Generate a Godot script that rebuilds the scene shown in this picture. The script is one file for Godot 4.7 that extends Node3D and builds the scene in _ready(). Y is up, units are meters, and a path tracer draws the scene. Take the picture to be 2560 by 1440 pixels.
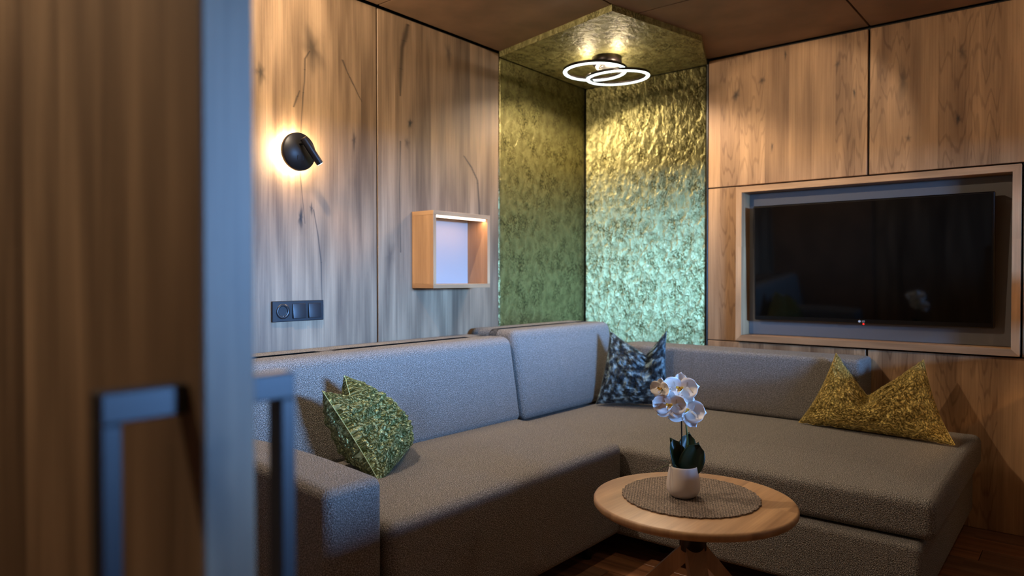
extends Node3D
# A panelled corner with a sofa, seen past a half-open sliding door. Corner of the two walls = (0, 0, 0); left wall x = 0, back wall z = 0, y up, metres.

const CEIL := 2.268
const SEAT := 0.415
const WARM := Color(1.0, 0.90, 0.78)
const E_DAY := 960.0
const E_SKY := 0.5
const E_RING := 0.85
const E_ROOM := 0.92
const E_HALO := 1.9
const E_BOX := 0.8
var M := {}
var used := {}
var rng := RandomNumberGenerator.new()


func _ready() -> void:
	rng.seed = 4711
	setup_camera_and_light()
	make_materials()
	build_room()
	build_sofa()
	build_tv()
	build_canopy()
	build_table()
	build_wall_things()
	build_cushions()
	build_door()
	build_offstage()
	build_orchid()


# ------------------------------------------------------------------ camera, sky, daylight, exposure
func setup_camera_and_light() -> void:
	var cam := Camera3D.new()
	cam.name = "camera"
	add_child(cam)
	cam.position = Vector3(2.404, 1.09, 3.65)
	cam.rotation = Vector3(-atan(27.0 / 1770.0), deg_to_rad(39.25), 0)
	cam.near = 0.05
	cam.far = 60.0
	var lens := CameraAttributesPhysical.new()
	lens.frustum_focal_length = 12.0 / (720.0 / 1770.0)
	lens.frustum_focus_distance = 2.35
	lens.exposure_aperture = 2.6
	lens.frustum_near = 0.05
	lens.frustum_far = 60.0
	cam.attributes = lens
	cam.fov = rad_to_deg(2.0 * atan(720.0 / 1770.0))
	cam.current = true

	var env := Environment.new()
	env.background_mode = Environment.BG_SKY
	var sky := Sky.new()
	var sm := ProceduralSkyMaterial.new()
	sm.sky_top_color = Color(0.46, 0.60, 0.80)
	sm.sky_horizon_color = Color(0.62, 0.74, 0.90)
	sm.ground_bottom_color = Color(0.10, 0.11, 0.10)
	sm.ground_horizon_color = Color(0.22, 0.25, 0.27)
	sm.sky_energy_multiplier = E_SKY
	sm.ground_energy_multiplier = E_SKY
	sky.sky_material = sm
	env.sky = sky
	env.tonemap_mode = Environment.TONE_MAPPER_LINEAR
	env.tonemap_exposure = 1.0
	env.sdfgi_enabled = true
	env.ssao_enabled = true
	env.ssil_enabled = true
	var we := WorldEnvironment.new()
	we.name = "world_environment"
	we.environment = env
	add_child(we)

	# cool area light added in place of the sky, shining almost level through the window
	var day := AreaLight3D.new()
	day.name = "daylight"
	add_child(day)
	day.area_size = Vector2(6.6, 0.8)
	day.light_color = Color(0.485, 0.71, 1.0)
	day.light_energy = E_DAY
	day.shadow_enabled = true
	day.area_range = 30.0
	day.look_at_from_position(Vector3(10.0, 1.9, 1.3), Vector3(4.4, 1.6, 1.4))


# ------------------------------------------------------------------ small helpers
func new_st() -> SurfaceTool:
	var st := SurfaceTool.new()
	st.begin(Mesh.PRIMITIVE_TRIANGLES)
	return st


func numbered(n: String) -> String:
	if not used.has(n):
		used[n] = 0
		return n
	used[n] += 1
	return "%s_%03d" % [n, used[n]]


func put(st: SurfaceTool, called: String, mat: Material, parent: Node = self) -> MeshInstance3D:
	st.index()
	st.generate_normals()
	var o := MeshInstance3D.new()
	o.mesh = st.commit()
	o.material_override = mat
	return place(o, called, parent)


func put_mesh(mesh: Mesh, called: String, mat: Material, parent: Node = self) -> MeshInstance3D:
	var o := MeshInstance3D.new()
	o.mesh = mesh
	o.material_override = mat
	return place(o, called, parent)


func place(o: Node3D, called: String, parent: Node) -> Node3D:
	o.name = numbered(called) if parent == self else called
	parent.add_child(o, true)
	return o


func thing(called: String, label: String, category: String, at := Vector3.ZERO, group := "") -> Node3D:
	var o := Node3D.new()
	place(o, called, self)
	o.position = at
	tag(o, label, category, group)
	return o


func tag(o: Node, label: String, category: String, group := "", kind := "") -> void:
	o.set_meta("label", label)
	o.set_meta("category", category)
	if group:
		o.set_meta("group", group)
	if kind:
		o.set_meta("kind", kind)


func structure(called: String, label: String, category: String) -> Node3D:
	var o := thing(called, label, category)
	o.set_meta("kind", "structure")
	return o


func tri(st: SurfaceTool, a: Vector3, b: Vector3, c: Vector3) -> void:
	st.add_vertex(a)
	st.add_vertex(b)
	st.add_vertex(c)


# one triangle whose front looks along "out"
func tri_out(st: SurfaceTool, a: Vector3, b: Vector3, c: Vector3, out: Vector3) -> void:
	if (b - a).cross(c - a).dot(out) > 0.0:
		tri(st, a, c, b)
	else:
		tri(st, a, b, c)


func quad_out(st: SurfaceTool, a: Vector3, b: Vector3, c: Vector3, d: Vector3, out: Vector3) -> void:
	tri_out(st, a, b, c, out)
	tri_out(st, a, c, d, out)


# box with chamfered edges, flat faces
func cbox(st: SurfaceTool, lo: Vector3, hi: Vector3, c := 0.002) -> void:
	st.set_smooth_group(-1)
	var mid := (lo + hi) / 2.0
	var h := (hi - lo) / 2.0
	c = minf(c, minf(h.x, minf(h.y, h.z)) * 0.45)
	for ax in 3:
		for s in [-1.0, 1.0]:
			var n := Vector3.ZERO
			n[ax] = s
			var u := (ax + 1) % 3
			var v := (ax + 2) % 3
			var p := []
			for k in [[-1, -1], [1, -1], [1, 1], [-1, 1]]:
				var q := Vector3.ZERO
				q[ax] = s * h[ax]
				q[u] = k[0] * (h[u] - c)
				q[v] = k[1] * (h[v] - c)
				p.append(mid + q)
			quad_out(st, p[0], p[1], p[2], p[3], n)
	for ax in 3:   # edge bevels
		var u := (ax + 1) % 3
		var v := (ax + 2) % 3
		for su in [-1.0, 1.0]:
			for sv in [-1.0, 1.0]:
				var p := []
				for k in [[-1.0, 0], [1.0, 0], [1.0, 1], [-1.0, 1]]:
					var q := Vector3.ZERO
					q[ax] = k[0] * (h[ax] - c)
					q[u] = su * (h[u] - (c if k[1] == 1 else 0.0))
					q[v] = sv * (h[v] - (0.0 if k[1] == 1 else c))
					p.append(mid + q)
				var n := Vector3.ZERO
				n[u] = su
				n[v] = sv
				quad_out(st, p[0], p[1], p[2], p[3], n)
	for sx in [-1.0, 1.0]:
		for sy in [-1.0, 1.0]:
			for sz in [-1.0, 1.0]:
				var a := mid + Vector3(sx * h.x, sy * (h.y - c), sz * (h.z - c))
				var b := mid + Vector3(sx * (h.x - c), sy * h.y, sz * (h.z - c))
				var d := mid + Vector3(sx * (h.x - c), sy * (h.y - c), sz * h.z)
				tri_out(st, a, b, d, Vector3(sx, sy, sz))


func add_box(lo: Vector3, hi: Vector3, called: String, mat: Material, parent: Node = self, c := 0.002) -> MeshInstance3D:
	var st := new_st()
	cbox(st, lo, hi, c)
	return put(st, called, mat, parent)


# soft upholstered box: rounded edges, "sub" cells in the middle, bent by "shape"
func rbox(st: SurfaceTool, lo: Vector3, hi: Vector3, r: float, shape = null, sub := 10, seg := 5) -> void:
	st.set_smooth_group(0)
	var mid := (lo + hi) / 2.0
	var h := (hi - lo) / 2.0
	for ax in 3:
		for s in [-1.0, 1.0]:
			var u := (ax + 1) % 3
			var v := (ax + 2) % 3
			if s < 0.0:
				var w := u
				u = v
				v = w
			var cu := cuts(h[u], r, sub, seg)
			var cv := cuts(h[v], r, sub, seg)
			var grid := []
			for a in cu:
				var row := PackedVector3Array()
				for b in cv:
					var p := Vector3.ZERO
					p[ax] = s * h[ax]
					p[u] = a
					p[v] = b
					var inner := Vector3(clampf(p.x, -h.x + r, h.x - r), clampf(p.y, -h.y + r, h.y - r), clampf(p.z, -h.z + r, h.z - r))
					var q := mid + inner + (p - inner).normalized() * r
					row.append(shape.call(q) if shape != null else q)
				grid.append(row)
			for i in cu.size() - 1:
				for j in cv.size() - 1:
					tri(st, grid[i][j], grid[i][j + 1], grid[i + 1][j + 1])
					tri(st, grid[i][j], grid[i + 1][j + 1], grid[i + 1][j])


func cuts(h: float, r: float, sub: int, seg: int) -> PackedFloat32Array:
	var c := PackedFloat32Array()
	for k in seg:
		c.append(-h + r * (1.0 - tan(PI / 4.0 * (1.0 - float(k) / seg))))
	for k in sub + 1:
		c.append(lerpf(-h + r, h - r, float(k) / sub))
	for k in seg:
		c.append(h - r * (1.0 - tan(PI / 4.0 * float(k + 1) / seg)))
	return c


func add_soft(lo: Vector3, hi: Vector3, r: float, called: String, mat: Material, parent: Node, shape = null, sub := 10) -> MeshInstance3D:
	var st := new_st()
	rbox(st, lo, hi, r, shape, sub)
	return put(st, called, mat, parent)


# body of revolution about the y axis through "at"; profile of (radius, height), outside to the right of its course
func lathe(st: SurfaceTool, at: Vector3, profile: Array, seg := 48, closed := false) -> void:
	st.set_smooth_group(0)
	var n := profile.size()
	for i in n - (0 if closed else 1):
		var a: Vector2 = profile[i]
		var b: Vector2 = profile[(i + 1) % n]
		var nr := b.y - a.y
		var ny := a.x - b.x
		for k in seg:
			var t0 := TAU * k / seg
			var t1 := TAU * (k + 1) / seg
			var d0 := Vector3(cos(t0), 0, sin(t0))
			var d1 := Vector3(cos(t1), 0, sin(t1))
			var out := (d0 + d1) / 2.0 * nr + Vector3.UP * ny
			var up := Vector3.UP
			if a.x > 1e-5:
				tri_out(st, at + d0 * a.x + up * a.y, at + d1 * a.x + up * a.y, at + d1 * b.x + up * b.y, out)
			if b.x > 1e-5:
				tri_out(st, at + d0 * a.x + up * a.y, at + d1 * b.x + up * b.y, at + d0 * b.x + up * b.y, out)


func tube(st: SurfaceTool, pts: Array, radii: Array, seg := 12, caps := true) -> void:
	st.set_smooth_group(0)
	var n := pts.size()
	var rings := []
	var side := Vector3.ZERO
	for i in n:
		var d: Vector3 = (pts[mini(i + 1, n - 1)] - pts[maxi(i - 1, 0)]).normalized()
		if side == Vector3.ZERO:
			side = d.cross(Vector3.UP if absf(d.y) < 0.9 else Vector3.RIGHT).normalized()
		side = (side - d * side.dot(d)).normalized()
		var up := d.cross(side)
		var ring := []
		for k in seg:
			var t := TAU * k / seg
			ring.append(pts[i] + (side * cos(t) + up * sin(t)) * radii[i])
		rings.append(ring)
	for i in n - 1:
		for k in seg:
			var k2 := (k + 1) % seg
			var out: Vector3 = (rings[i][k] + rings[i][k2]) / 2.0 - pts[i]
			quad_out(st, rings[i][k], rings[i][k2], rings[i + 1][k2], rings[i + 1][k], out)
	if caps:
		st.set_smooth_group(-1)
		for k in seg:
			var k2 := (k + 1) % seg
			tri_out(st, pts[0], rings[0][k], rings[0][k2], pts[0] - pts[1])
			tri_out(st, pts[n - 1], rings[n - 1][k], rings[n - 1][k2], pts[n - 1] - pts[n - 2])


# square-sectioned bar between two points
func bar(st: SurfaceTool, a: Vector3, b: Vector3, wa: Vector2, wb: Vector2, side: Vector3) -> void:
	st.set_smooth_group(-1)
	var d := (b - a).normalized()
	side = (side - d * side.dot(d)).normalized()
	var up := d.cross(side)
	var p := []
	for e in [[a, wa], [b, wb]]:
		for k in [[-1, -1], [1, -1], [1, 1], [-1, 1]]:
			p.append(e[0] + side * k[0] * e[1].x / 2.0 + up * k[1] * e[1].y / 2.0)
	var mid := (a + b) / 2.0
	for k in 4:
		var k2 := (k + 1) % 4
		quad_out(st, p[k], p[k2], p[k2 + 4], p[k + 4], (p[k] + p[k2] + p[k2 + 4] + p[k + 4]) / 4.0 - mid)
	quad_out(st, p[0], p[1], p[2], p[3], -d)
	quad_out(st, p[4], p[5], p[6], p[7], d)


# ------------------------------------------------------------------ computed textures
func noise(seed_: int, freq: float, type := FastNoiseLite.TYPE_SIMPLEX_SMOOTH, oct := 3) -> FastNoiseLite:
	var n := FastNoiseLite.new()
	n.seed = seed_
	n.noise_type = type
	n.frequency = freq
	n.fractal_octaves = oct
	n.fractal_type = FastNoiseLite.FRACTAL_FBM if oct > 1 else FastNoiseLite.FRACTAL_NONE
	return n


func grey(n: FastNoiseLite, w: int, h: int, tw := 0, th := 0, seamless := false) -> PackedByteArray:
	var im: Image = n.get_seamless_image(w, h) if seamless else n.get_image(w, h)
	im.convert(Image.FORMAT_L8)
	if tw:
		im.resize(tw, th, Image.INTERPOLATE_CUBIC)
	return im.get_data()


func tex(im: Image) -> ImageTexture:
	im.generate_mipmaps()
	return ImageTexture.create_from_image(im)


# boards glued side by side, grain upright; strips = joints as shares of the width, each with a tone of its own
func wood_image(w: int, h: int, seed_: int, strips: Array, light: Color, dark: Color, contrast: float, cathedral := 0.0) -> Image:
	var r := RandomNumberGenerator.new()
	r.seed = seed_
	var fine := grey(noise(seed_, 0.16, FastNoiseLite.TYPE_SIMPLEX_SMOOTH, 4), w, h / 40, w, h)
	var mid := grey(noise(seed_ + 1, 0.022, FastNoiseLite.TYPE_SIMPLEX_SMOOTH, 3), w, h / 7, w, h)
	var big := grey(noise(seed_ + 2, 0.012, FastNoiseLite.TYPE_SIMPLEX_SMOOTH, 2), w, h / 5, w, h)
	var pore := grey(noise(seed_ + 3, 0.45, FastNoiseLite.TYPE_SIMPLEX_SMOOTH, 2), w, h / 9, w, h)
	var tone := PackedFloat32Array()
	var shift := PackedInt32Array()
	var wave := PackedFloat32Array()
	var s := 0
	var t0 := r.randf_range(-0.16, 0.16)
	var sh := r.randi_range(0, h - 1)
	var c0 := 0.5
	var on := false
	for x in w:
		if s < strips.size() and x > strips[s] * w:
			var old := t0
			while absf(t0 - old) < 0.07:
				t0 = r.randf_range(-0.17, 0.17)
			sh = r.randi_range(0, h - 1)
			var nx: float = strips[s + 1] if s + 1 < strips.size() else 1.0
			c0 = (strips[s] + nx) / 2.0 * w
			on = r.randf() < cathedral
			s += 1
		tone.append(t0)
		shift.append(sh)
		wave.append((x - c0) / w * 30.0 if on else -1e6)
	var out := PackedByteArray()
	out.resize(w * h * 3)
	var lr := light.r * 255.0
	var lg := light.g * 255.0
	var lb := light.b * 255.0
	var dr := dark.r * 255.0
	var dg := dark.g * 255.0
	var db := dark.b * 255.0
	for y in h:
		for x in w:
			var yy: int = y + shift[x]
			var at: int = (yy if yy < h else 2 * h - 1 - yy) * w + x
			var t: float = 0.62 + tone[x] + contrast * ((fine[at] - 128) * 0.0017 + (mid[at] - 128) * 0.0028 + (big[at] - 128) * 0.0034)
			if pore[at] > 176:
				t -= (pore[at] - 176) * 0.0030 * contrast
			if wave[x] > -1e5:
				var q: float = sin((wave[x] * wave[x] * 1.6 + float(y) / h * 16.0 + mid[at] * 0.010) * 6.0)
				if q > 0.55:
					t -= (q - 0.55) * 0.6
			t = clampf(t, 0.0, 1.15)
			var o: int = (y * w + x) * 3
			out[o] = int(minf(dr + (lr - dr) * t, 255.0))
			out[o + 1] = int(minf(dg + (lg - dg) * t, 255.0))
			out[o + 2] = int(minf(db + (lb - db) * t, 255.0))
	return Image.create_from_data(w, h, false, Image.FORMAT_RGB8, out)


# a knot: dark heart with rings
func knot(im: Image, cx: float, cy: float, rx: float, ry: float, deep: float) -> void:
	for y in range(maxi(0, int(cy - ry * 4)), mini(im.get_height(), int(cy + ry * 4))):
		for x in range(maxi(0, int(cx - rx * 4)), mini(im.get_width(), int(cx + rx * 4))):
			var an := atan2(y - cy, x - cx)
			var d := sqrt(pow((x - cx) / rx, 2.0) + pow((y - cy) / ry * (0.75 if y > cy else 1.0), 2.0)) * (1.0 + 0.22 * sin(an * 2.0 + cx) + 0.15 * sin(an * 5.0 + cy))
			var f := deep * exp(-d * d * 0.9) + deep * 0.22 * exp(-d * 0.9) * (0.6 + 0.4 * sin(d * 7.0))
			im.set_pixel(x, y, im.get_pixel(x, y) * (1.0 - clampf(f, 0.0, 0.92)))


# a crack or dark vein along points given as (x, y, half width)
func vein(im: Image, pts: Array, deep: float) -> void:
	for i in pts.size() - 1:
		var a: Vector3 = pts[i]
		var b: Vector3 = pts[i + 1]
		var steps := int(maxf(absf(b.y - a.y), absf(b.x - a.x))) + 1
		for k in steps:
			var p := a.lerp(b, float(k) / steps)
			var wd := p.z * (0.9 + 0.15 * sin(p.y * 0.05))
			var y := int(p.y)
			for x in range(int(p.x - wd * 3), int(p.x + wd * 3) + 1):
				if x >= 0 and y >= 0 and x < im.get_width() and y < im.get_height():
					var f := deep * exp(-pow((x - p.x) / wd, 2.0))
					im.set_pixel(x, y, im.get_pixel(x, y) * (1.0 - f))


func std(c: Color, rough: float, metal := 0.0) -> StandardMaterial3D:
	var m := StandardMaterial3D.new()
	m.albedo_color = c
	m.roughness = rough
	m.metallic = metal
	return m


func triplanar(m: StandardMaterial3D, scale: Vector3, offset := Vector3.ZERO, world := true) -> StandardMaterial3D:
	m.uv1_triplanar = true
	m.uv1_world_triplanar = world
	m.uv1_scale = scale
	m.uv1_offset = offset
	m.uv1_triplanar_sharpness = 8.0
	return m


func relief(m: StandardMaterial3D, t: Texture2D, cm: float) -> void:
	m.heightmap_enabled = true
	m.heightmap_texture = t
	m.heightmap_scale = cm


# two-colour image from a grey one, with a bend
func tinted(g: PackedByteArray, w: int, h: int, a: Color, b: Color, lo := 0.0, hi := 1.0) -> Image:
	var lut := PackedByteArray()
	for k in 256:
		var t := clampf((k / 255.0 - lo) / (hi - lo), 0.0, 1.0)
		var c := a.lerp(b, t)
		lut.append_array([int(c.r * 255), int(c.g * 255), int(c.b * 255)])
	var out := PackedByteArray()
	out.resize(w * h * 3)
	for i in w * h:
		var k := g[i] * 3
		var o := i * 3
		out[o] = lut[k]
		out[o + 1] = lut[k + 1]
		out[o + 2] = lut[k + 2]
	return Image.create_from_data(w, h, false, Image.FORMAT_RGB8, out)


func make_materials() -> void:
	var oak_l := Color(0.60, 0.50, 0.39)
	var oak_d := Color(0.33, 0.26, 0.19)
	# left wall: knotty oak, 2.1 m wide from z = 2.9 down to 0.8
	var w := 1500
	var h := 1080
	var zs := [2.62, 2.41, 2.265, 2.06, 1.84, 1.72, 1.61, 1.53, 1.405, 1.31, 1.17, 1.04, 0.93]
	var strips := []
	for z in zs:
		strips.append((2.9 - z) / 2.1)
	var im := wood_image(w, h, 11, strips, oak_l, oak_d, 0.8)
	var px := func(z: float) -> float: return (2.9 - z) / 2.1 * w
	var py := func(y: float) -> float: return (2.3 - y) / 2.3 * h
	for k in [[2.019, 1.326, 5, 9, 0.75], [1.441, 1.792, 5, 6, 0.8], [1.963, 2.001, 22, 26, 0.4], [1.97, 1.365, 3, 10, 0.5], [1.758, 1.667, 4, 14, 0.45], [2.19, 1.855, 8, 16, 0.45], [1.19, 2.17, 12, 14, 0.25], [1.562, 1.184, 14, 20, 0.22], [2.5, 1.5, 9, 16, 0.6], [2.35, 0.95, 12, 20, 0.4], [1.3, 1.15, 14, 12, 0.18], [1.46, 1.7, 6, 9, 0.3]]:
		knot(im, px.call(k[0]), py.call(k[1]), k[2], k[3], k[4])
	for v in [
		[[1.975, 1.985, 2.0], [1.997, 1.95, 3.0], [2.0, 1.86, 3.2], [2.007, 1.80, 3.0], [2.015, 1.7, 1.5], [2.022, 1.5, 1.2], [2.0, 1.3, 1.0]],
		[[2.022, 1.82, 2.5], [2.036, 1.785, 4.0], [2.05, 1.75, 2.5]],
		[[1.816, 1.988, 4.0], [1.79, 1.94, 2.0], [1.767, 1.908, 3.5], [1.735, 1.86, 2.6], [1.715, 1.834, 1.5]],
		[[1.96, 1.36, 2.0], [1.94, 1.26, 2.5], [1.925, 1.15, 2.0], [1.92, 0.95, 1.2]],
		[[1.452, 2.236, 6.0], [1.468, 2.18, 12.0], [1.49, 2.12, 10.0], [1.497, 2.0, 8.0], [1.50, 1.9, 3.0]],
		[[1.085, 1.69, 3.0], [1.03, 1.64, 5.0], [0.985, 1.58, 6.0], [0.972, 1.46, 6.0], [0.968, 1.36, 4.0]],
		[[1.5, 1.7, 3.0], [1.505, 1.5, 2.0], [1.5, 1.2, 2.0]]]:
		var pts := []
		for q in v:
			pts.append(Vector3(px.call(q[0]), py.call(q[1]), q[2]))
		vein(im, pts, 0.42)
	var fine := tex(wood_relief(512, 31))
	M.wood_left = triplanar(std(Color.WHITE, 0.55), Vector3(1 / 2.1, 1 / 2.3, 1 / 2.1), Vector3(-2.9 / 2.1, -1.0, -2.9 / 2.1))
	M.wood_left.albedo_texture = tex(im)
	# back wall: calmer oak, 2.2 m from x = 0.75
	strips = []
	for x in [0.86, 0.97, 1.10, 1.22, 1.33, 1.44, 1.53, 1.64, 1.76, 1.87, 2.0, 2.1, 2.22, 2.34, 2.5, 2.66, 2.8]:
		strips.append((x - 0.75) / 2.2)
	im = wood_image(1400, h, 57, strips, Color(0.74, 0.59, 0.43), Color(0.45, 0.33, 0.22), 0.75, 0.55)
	for k in [[0.947, 2.052, 8, 9, 0.5], [1.084, 2.105, 6, 6, 0.4], [1.201, 2.215, 2, 9, 0.5], [1.524, 1.971, 3, 5, 0.5], [1.96, 2.073, 6, 12, 0.3], [1.947, 1.788, 4, 5, 0.5], [1.137, 1.76, 3, 5, 0.4], [1.754, 1.725, 4, 6, 0.3], [1.45, 2.12, 5, 5, 0.3], [1.73, 1.99, 9, 22, 0.25]]:
		knot(im, (k[0] - 0.75) / 2.2 * 1400.0, py.call(k[1]), k[2], k[3], k[4])
	M.wood_back = triplanar(std(Color.WHITE, 0.55), Vector3(1 / 2.2, 1 / 2.3, 1 / 2.2), Vector3(-0.75 / 2.2, -1.0, 0))
	M.wood_back.albedo_texture = tex(im)
	# plain oak for furniture (grain along v)
	im = wood_image(512, 512, 91, [0.31, 0.62], Color(0.76, 0.605, 0.44), Color(0.50, 0.37, 0.25), 0.5)
	var plain := tex(im)
	M.oak = triplanar(std(Color.WHITE, 0.5), Vector3(1.6, 1.6, 1.6), Vector3.ZERO, false)
	M.oak.albedo_texture = plain
	var im2: Image = im.duplicate()
	im2.rotate_90(CLOCKWISE)
	M.oak_across = triplanar(std(Color.WHITE, 0.5), Vector3(1.6, 1.6, 1.6), Vector3.ZERO, false)
	M.oak_across.albedo_texture = tex(im2)
	M.table_oak = triplanar(std(Color.WHITE, 0.42), Vector3(1.7, 1.7, 1.7), Vector3(0.2, 0.3, 0.1), false)
	M.table_oak.albedo_texture = plain
	M.door_wood = triplanar(std(Color.WHITE, 0.5), Vector3(1 / 2.1, 1 / 2.3, 1 / 2.1), Vector3(0.31, -1.0, 0.13))
	M.door_wood.albedo_texture = M.wood_left.albedo_texture
	# floor boards and ceiling
	im = wood_image(512, 512, 133, [0.4], Color(0.60, 0.44, 0.32), Color(0.38, 0.265, 0.19), 0.9)
	im.rotate_90(CLOCKWISE)
	M.floor = []
	for k in 3:
		var fm := triplanar(std([Color(1, 1, 1), Color(0.86, 0.84, 0.82), Color(1.0, 0.93, 0.86)][k], 0.38), Vector3(0.8, 0.8, 3.0), Vector3(0.37 * k, 0, 0.21 * k))
		fm.albedo_texture = tex(im)
		M.floor.append(fm)
	var cg := grey(noise(71, 0.02, FastNoiseLite.TYPE_SIMPLEX_SMOOTH, 4), 256, 256, 0, 0, true)
	M.ceiling = triplanar(std(Color.WHITE, 0.6), Vector3(0.7, 0.7, 0.7))
	M.ceiling.albedo_texture = tex(tinted(cg, 256, 256, Color(0.46, 0.365, 0.28), Color(0.53, 0.42, 0.325), 0.2, 0.8))
	M.plaster = std(Color(0.70, 0.64, 0.56), 0.9)
	M.dark = std(Color(0.10, 0.085, 0.07), 0.7)
	M.black = std(Color(0.02, 0.02, 0.022), 0.4)
	# bouclé sofa cloth
	var cell := noise(5, 0.11, FastNoiseLite.TYPE_CELLULAR, 1)
	cell.cellular_return_type = FastNoiseLite.RETURN_DISTANCE2_SUB
	cell.domain_warp_enabled = true
	cell.domain_warp_amplitude = 9.0
	cell.domain_warp_frequency = 0.06
	var fg := grey(cell, 640, 640, 0, 0, true)
	var sg := grey(noise(6, 0.22, FastNoiseLite.TYPE_SIMPLEX_SMOOTH, 3), 640, 640, 0, 0, true)
	for i in fg.size():
		fg[i] = int(clampf(fg[i] * 0.2 + (sg[i] - 128) * 1.0 + 98.0, 0.0, 255.0))
	var cloth_bump := tex(Image.create_from_data(640, 640, false, Image.FORMAT_L8, fg))
	M.cloth = triplanar(std(Color.WHITE, 0.95), Vector3(1.9, 1.9, 1.9))
	M.cloth.albedo_texture = tex(tinted(fg, 640, 640, Color(0.29, 0.275, 0.255), Color(0.75, 0.725, 0.69), 0.25, 0.75))
	relief(M.cloth, cloth_bump, 0.5)
	# crushed velvet (walls) and crinkled satin velvet (cushions)
	var vn := noise(8, 0.021, FastNoiseLite.TYPE_SIMPLEX_SMOOTH, 5)
	vn.fractal_gain = 0.56
	vn.domain_warp_enabled = true
	vn.domain_warp_amplitude = 34.0
	vn.domain_warp_frequency = 0.02
	var vs := 900
	var vg := grey(vn, vs, 640, vs, vs, true)
	# pressed flecks of the pile: thin folded lines, thick in some areas and rare in others
	var fn := noise(9, 0.05, FastNoiseLite.TYPE_SIMPLEX_SMOOTH, 3)
	fn.fractal_type = FastNoiseLite.FRACTAL_RIDGED
	fn.domain_warp_enabled = true
	fn.domain_warp_amplitude = 20.0
	var flecks := grey(fn, vs, 700, vs, vs, true)
	var mask := grey(noise(10, 0.006, FastNoiseLite.TYPE_SIMPLEX_SMOOTH, 3), vs, vs, 0, 0, true)
	var pale := PackedByteArray()
	pale.resize(vs * vs)
	for i in vs * vs:
		var f := maxf(0.0, flecks[i] - 150.0) * (0.25 + 1.3 * smoothstep(90.0, 190.0, mask[i]))
		pale[i] = int(clampf(205.0 - f * 1.5 + (vg[i] - 128) * 0.45, 0.0, 255.0))
	var velvet_bump := tex(Image.create_from_data(vs, vs, false, Image.FORMAT_L8, vg))
	# one cloth for both walls and the canopy; its pile is brushed along the width of the cloth, so each thread leans that way
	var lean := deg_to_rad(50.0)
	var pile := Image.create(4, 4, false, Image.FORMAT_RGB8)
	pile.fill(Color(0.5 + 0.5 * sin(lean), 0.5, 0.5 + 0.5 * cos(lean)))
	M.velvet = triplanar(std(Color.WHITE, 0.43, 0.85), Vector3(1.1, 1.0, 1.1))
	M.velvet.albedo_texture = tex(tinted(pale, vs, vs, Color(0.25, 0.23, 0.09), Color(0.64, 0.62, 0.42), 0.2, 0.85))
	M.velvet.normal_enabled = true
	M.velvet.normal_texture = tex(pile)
	relief(M.velvet, velvet_bump, 0.9)
	# the same cloth stretched flat on the canopy, pile upright
	M.velvet_flat = triplanar(std(Color.WHITE, 0.5, 0.5), Vector3(1.1, 1.0, 1.1))
	M.velvet_flat.albedo_texture = M.velvet.albedo_texture
	relief(M.velvet_flat, velvet_bump, 0.6)
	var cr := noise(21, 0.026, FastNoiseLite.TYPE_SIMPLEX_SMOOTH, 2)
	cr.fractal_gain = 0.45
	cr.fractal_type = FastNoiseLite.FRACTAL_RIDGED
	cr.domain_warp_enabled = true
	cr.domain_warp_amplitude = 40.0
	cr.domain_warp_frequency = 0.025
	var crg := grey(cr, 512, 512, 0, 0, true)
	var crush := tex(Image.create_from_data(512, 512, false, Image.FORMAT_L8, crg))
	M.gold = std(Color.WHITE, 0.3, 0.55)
	M.gold.albedo_texture = tex(tinted(crg, 512, 512, Color(0.95, 0.84, 0.50), Color(0.36, 0.29, 0.09), 0.42, 1.0))  # satin shading painted into the colour: dark creases, pale crests
	relief(M.gold, crush, -1.6)
	M.gold.uv1_scale = Vector3(2.2, 1.2, 1)
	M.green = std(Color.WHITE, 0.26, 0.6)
	M.green.albedo_texture = tex(tinted(crg, 512, 512, Color(0.90, 0.91, 0.64), Color(0.27, 0.29, 0.10), 0.35, 0.95))  # crease shade and satin sheen painted in here as well
	relief(M.green, crush, -1.6)
	M.green.uv1_scale = Vector3(1.9, 1.3, 1)
	M.green.uv1_offset = Vector3(0.37, 0.21, 0)
	# blue cushion: patches of pale silver blue on petrol
	var bn := noise(34, 0.02, FastNoiseLite.TYPE_SIMPLEX_SMOOTH, 5)
	bn.domain_warp_enabled = true
	bn.domain_warp_amplitude = 26.0
	var bg := grey(bn, 384, 384)
	M.blue = std(Color.WHITE, 0.36, 0.35)
	M.blue.albedo_texture = tex(tinted(bg, 384, 384, Color(0.11, 0.14, 0.155), Color(0.60, 0.70, 0.72), 0.42, 0.82))
	relief(M.blue, crush, 1.2)
	# the rest
	M.graphite = std(Color(0.20, 0.205, 0.215), 0.38, 0.35)
	M.anthracite = std(Color(0.11, 0.12, 0.135), 0.33)
	M.lamp_black = std(Color(0.13, 0.125, 0.125), 0.42, 0.3)
	M.bronze = std(Color(0.16, 0.13, 0.12), 0.35, 0.6)
	M.steel = std(Color(0.75, 0.74, 0.72), 0.25, 1.0)
	M.laminate = std(Color(0.62, 0.60, 0.585), 0.5)
	M.panel_grey = std(Color(0.42, 0.415, 0.41), 0.45)
	M.screen = std(Color(0.006, 0.006, 0.007), 0.05)
	M.screen.metallic_specular = 0.45
	M.bezel = std(Color(0.018, 0.018, 0.02), 0.22)
	M.ceramic = std(Color(0.86, 0.82, 0.78), 0.42)
	M.petal = std(Color(0.97, 0.965, 0.955), 0.5)
	M.petal.backlight_enabled = true
	M.petal.backlight = Color(0.2, 0.2, 0.2)
	M.lip = std(Color(0.83, 0.62, 0.14), 0.5)
	M.leaf = std(Color(0.085, 0.16, 0.06), 0.38)
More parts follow.
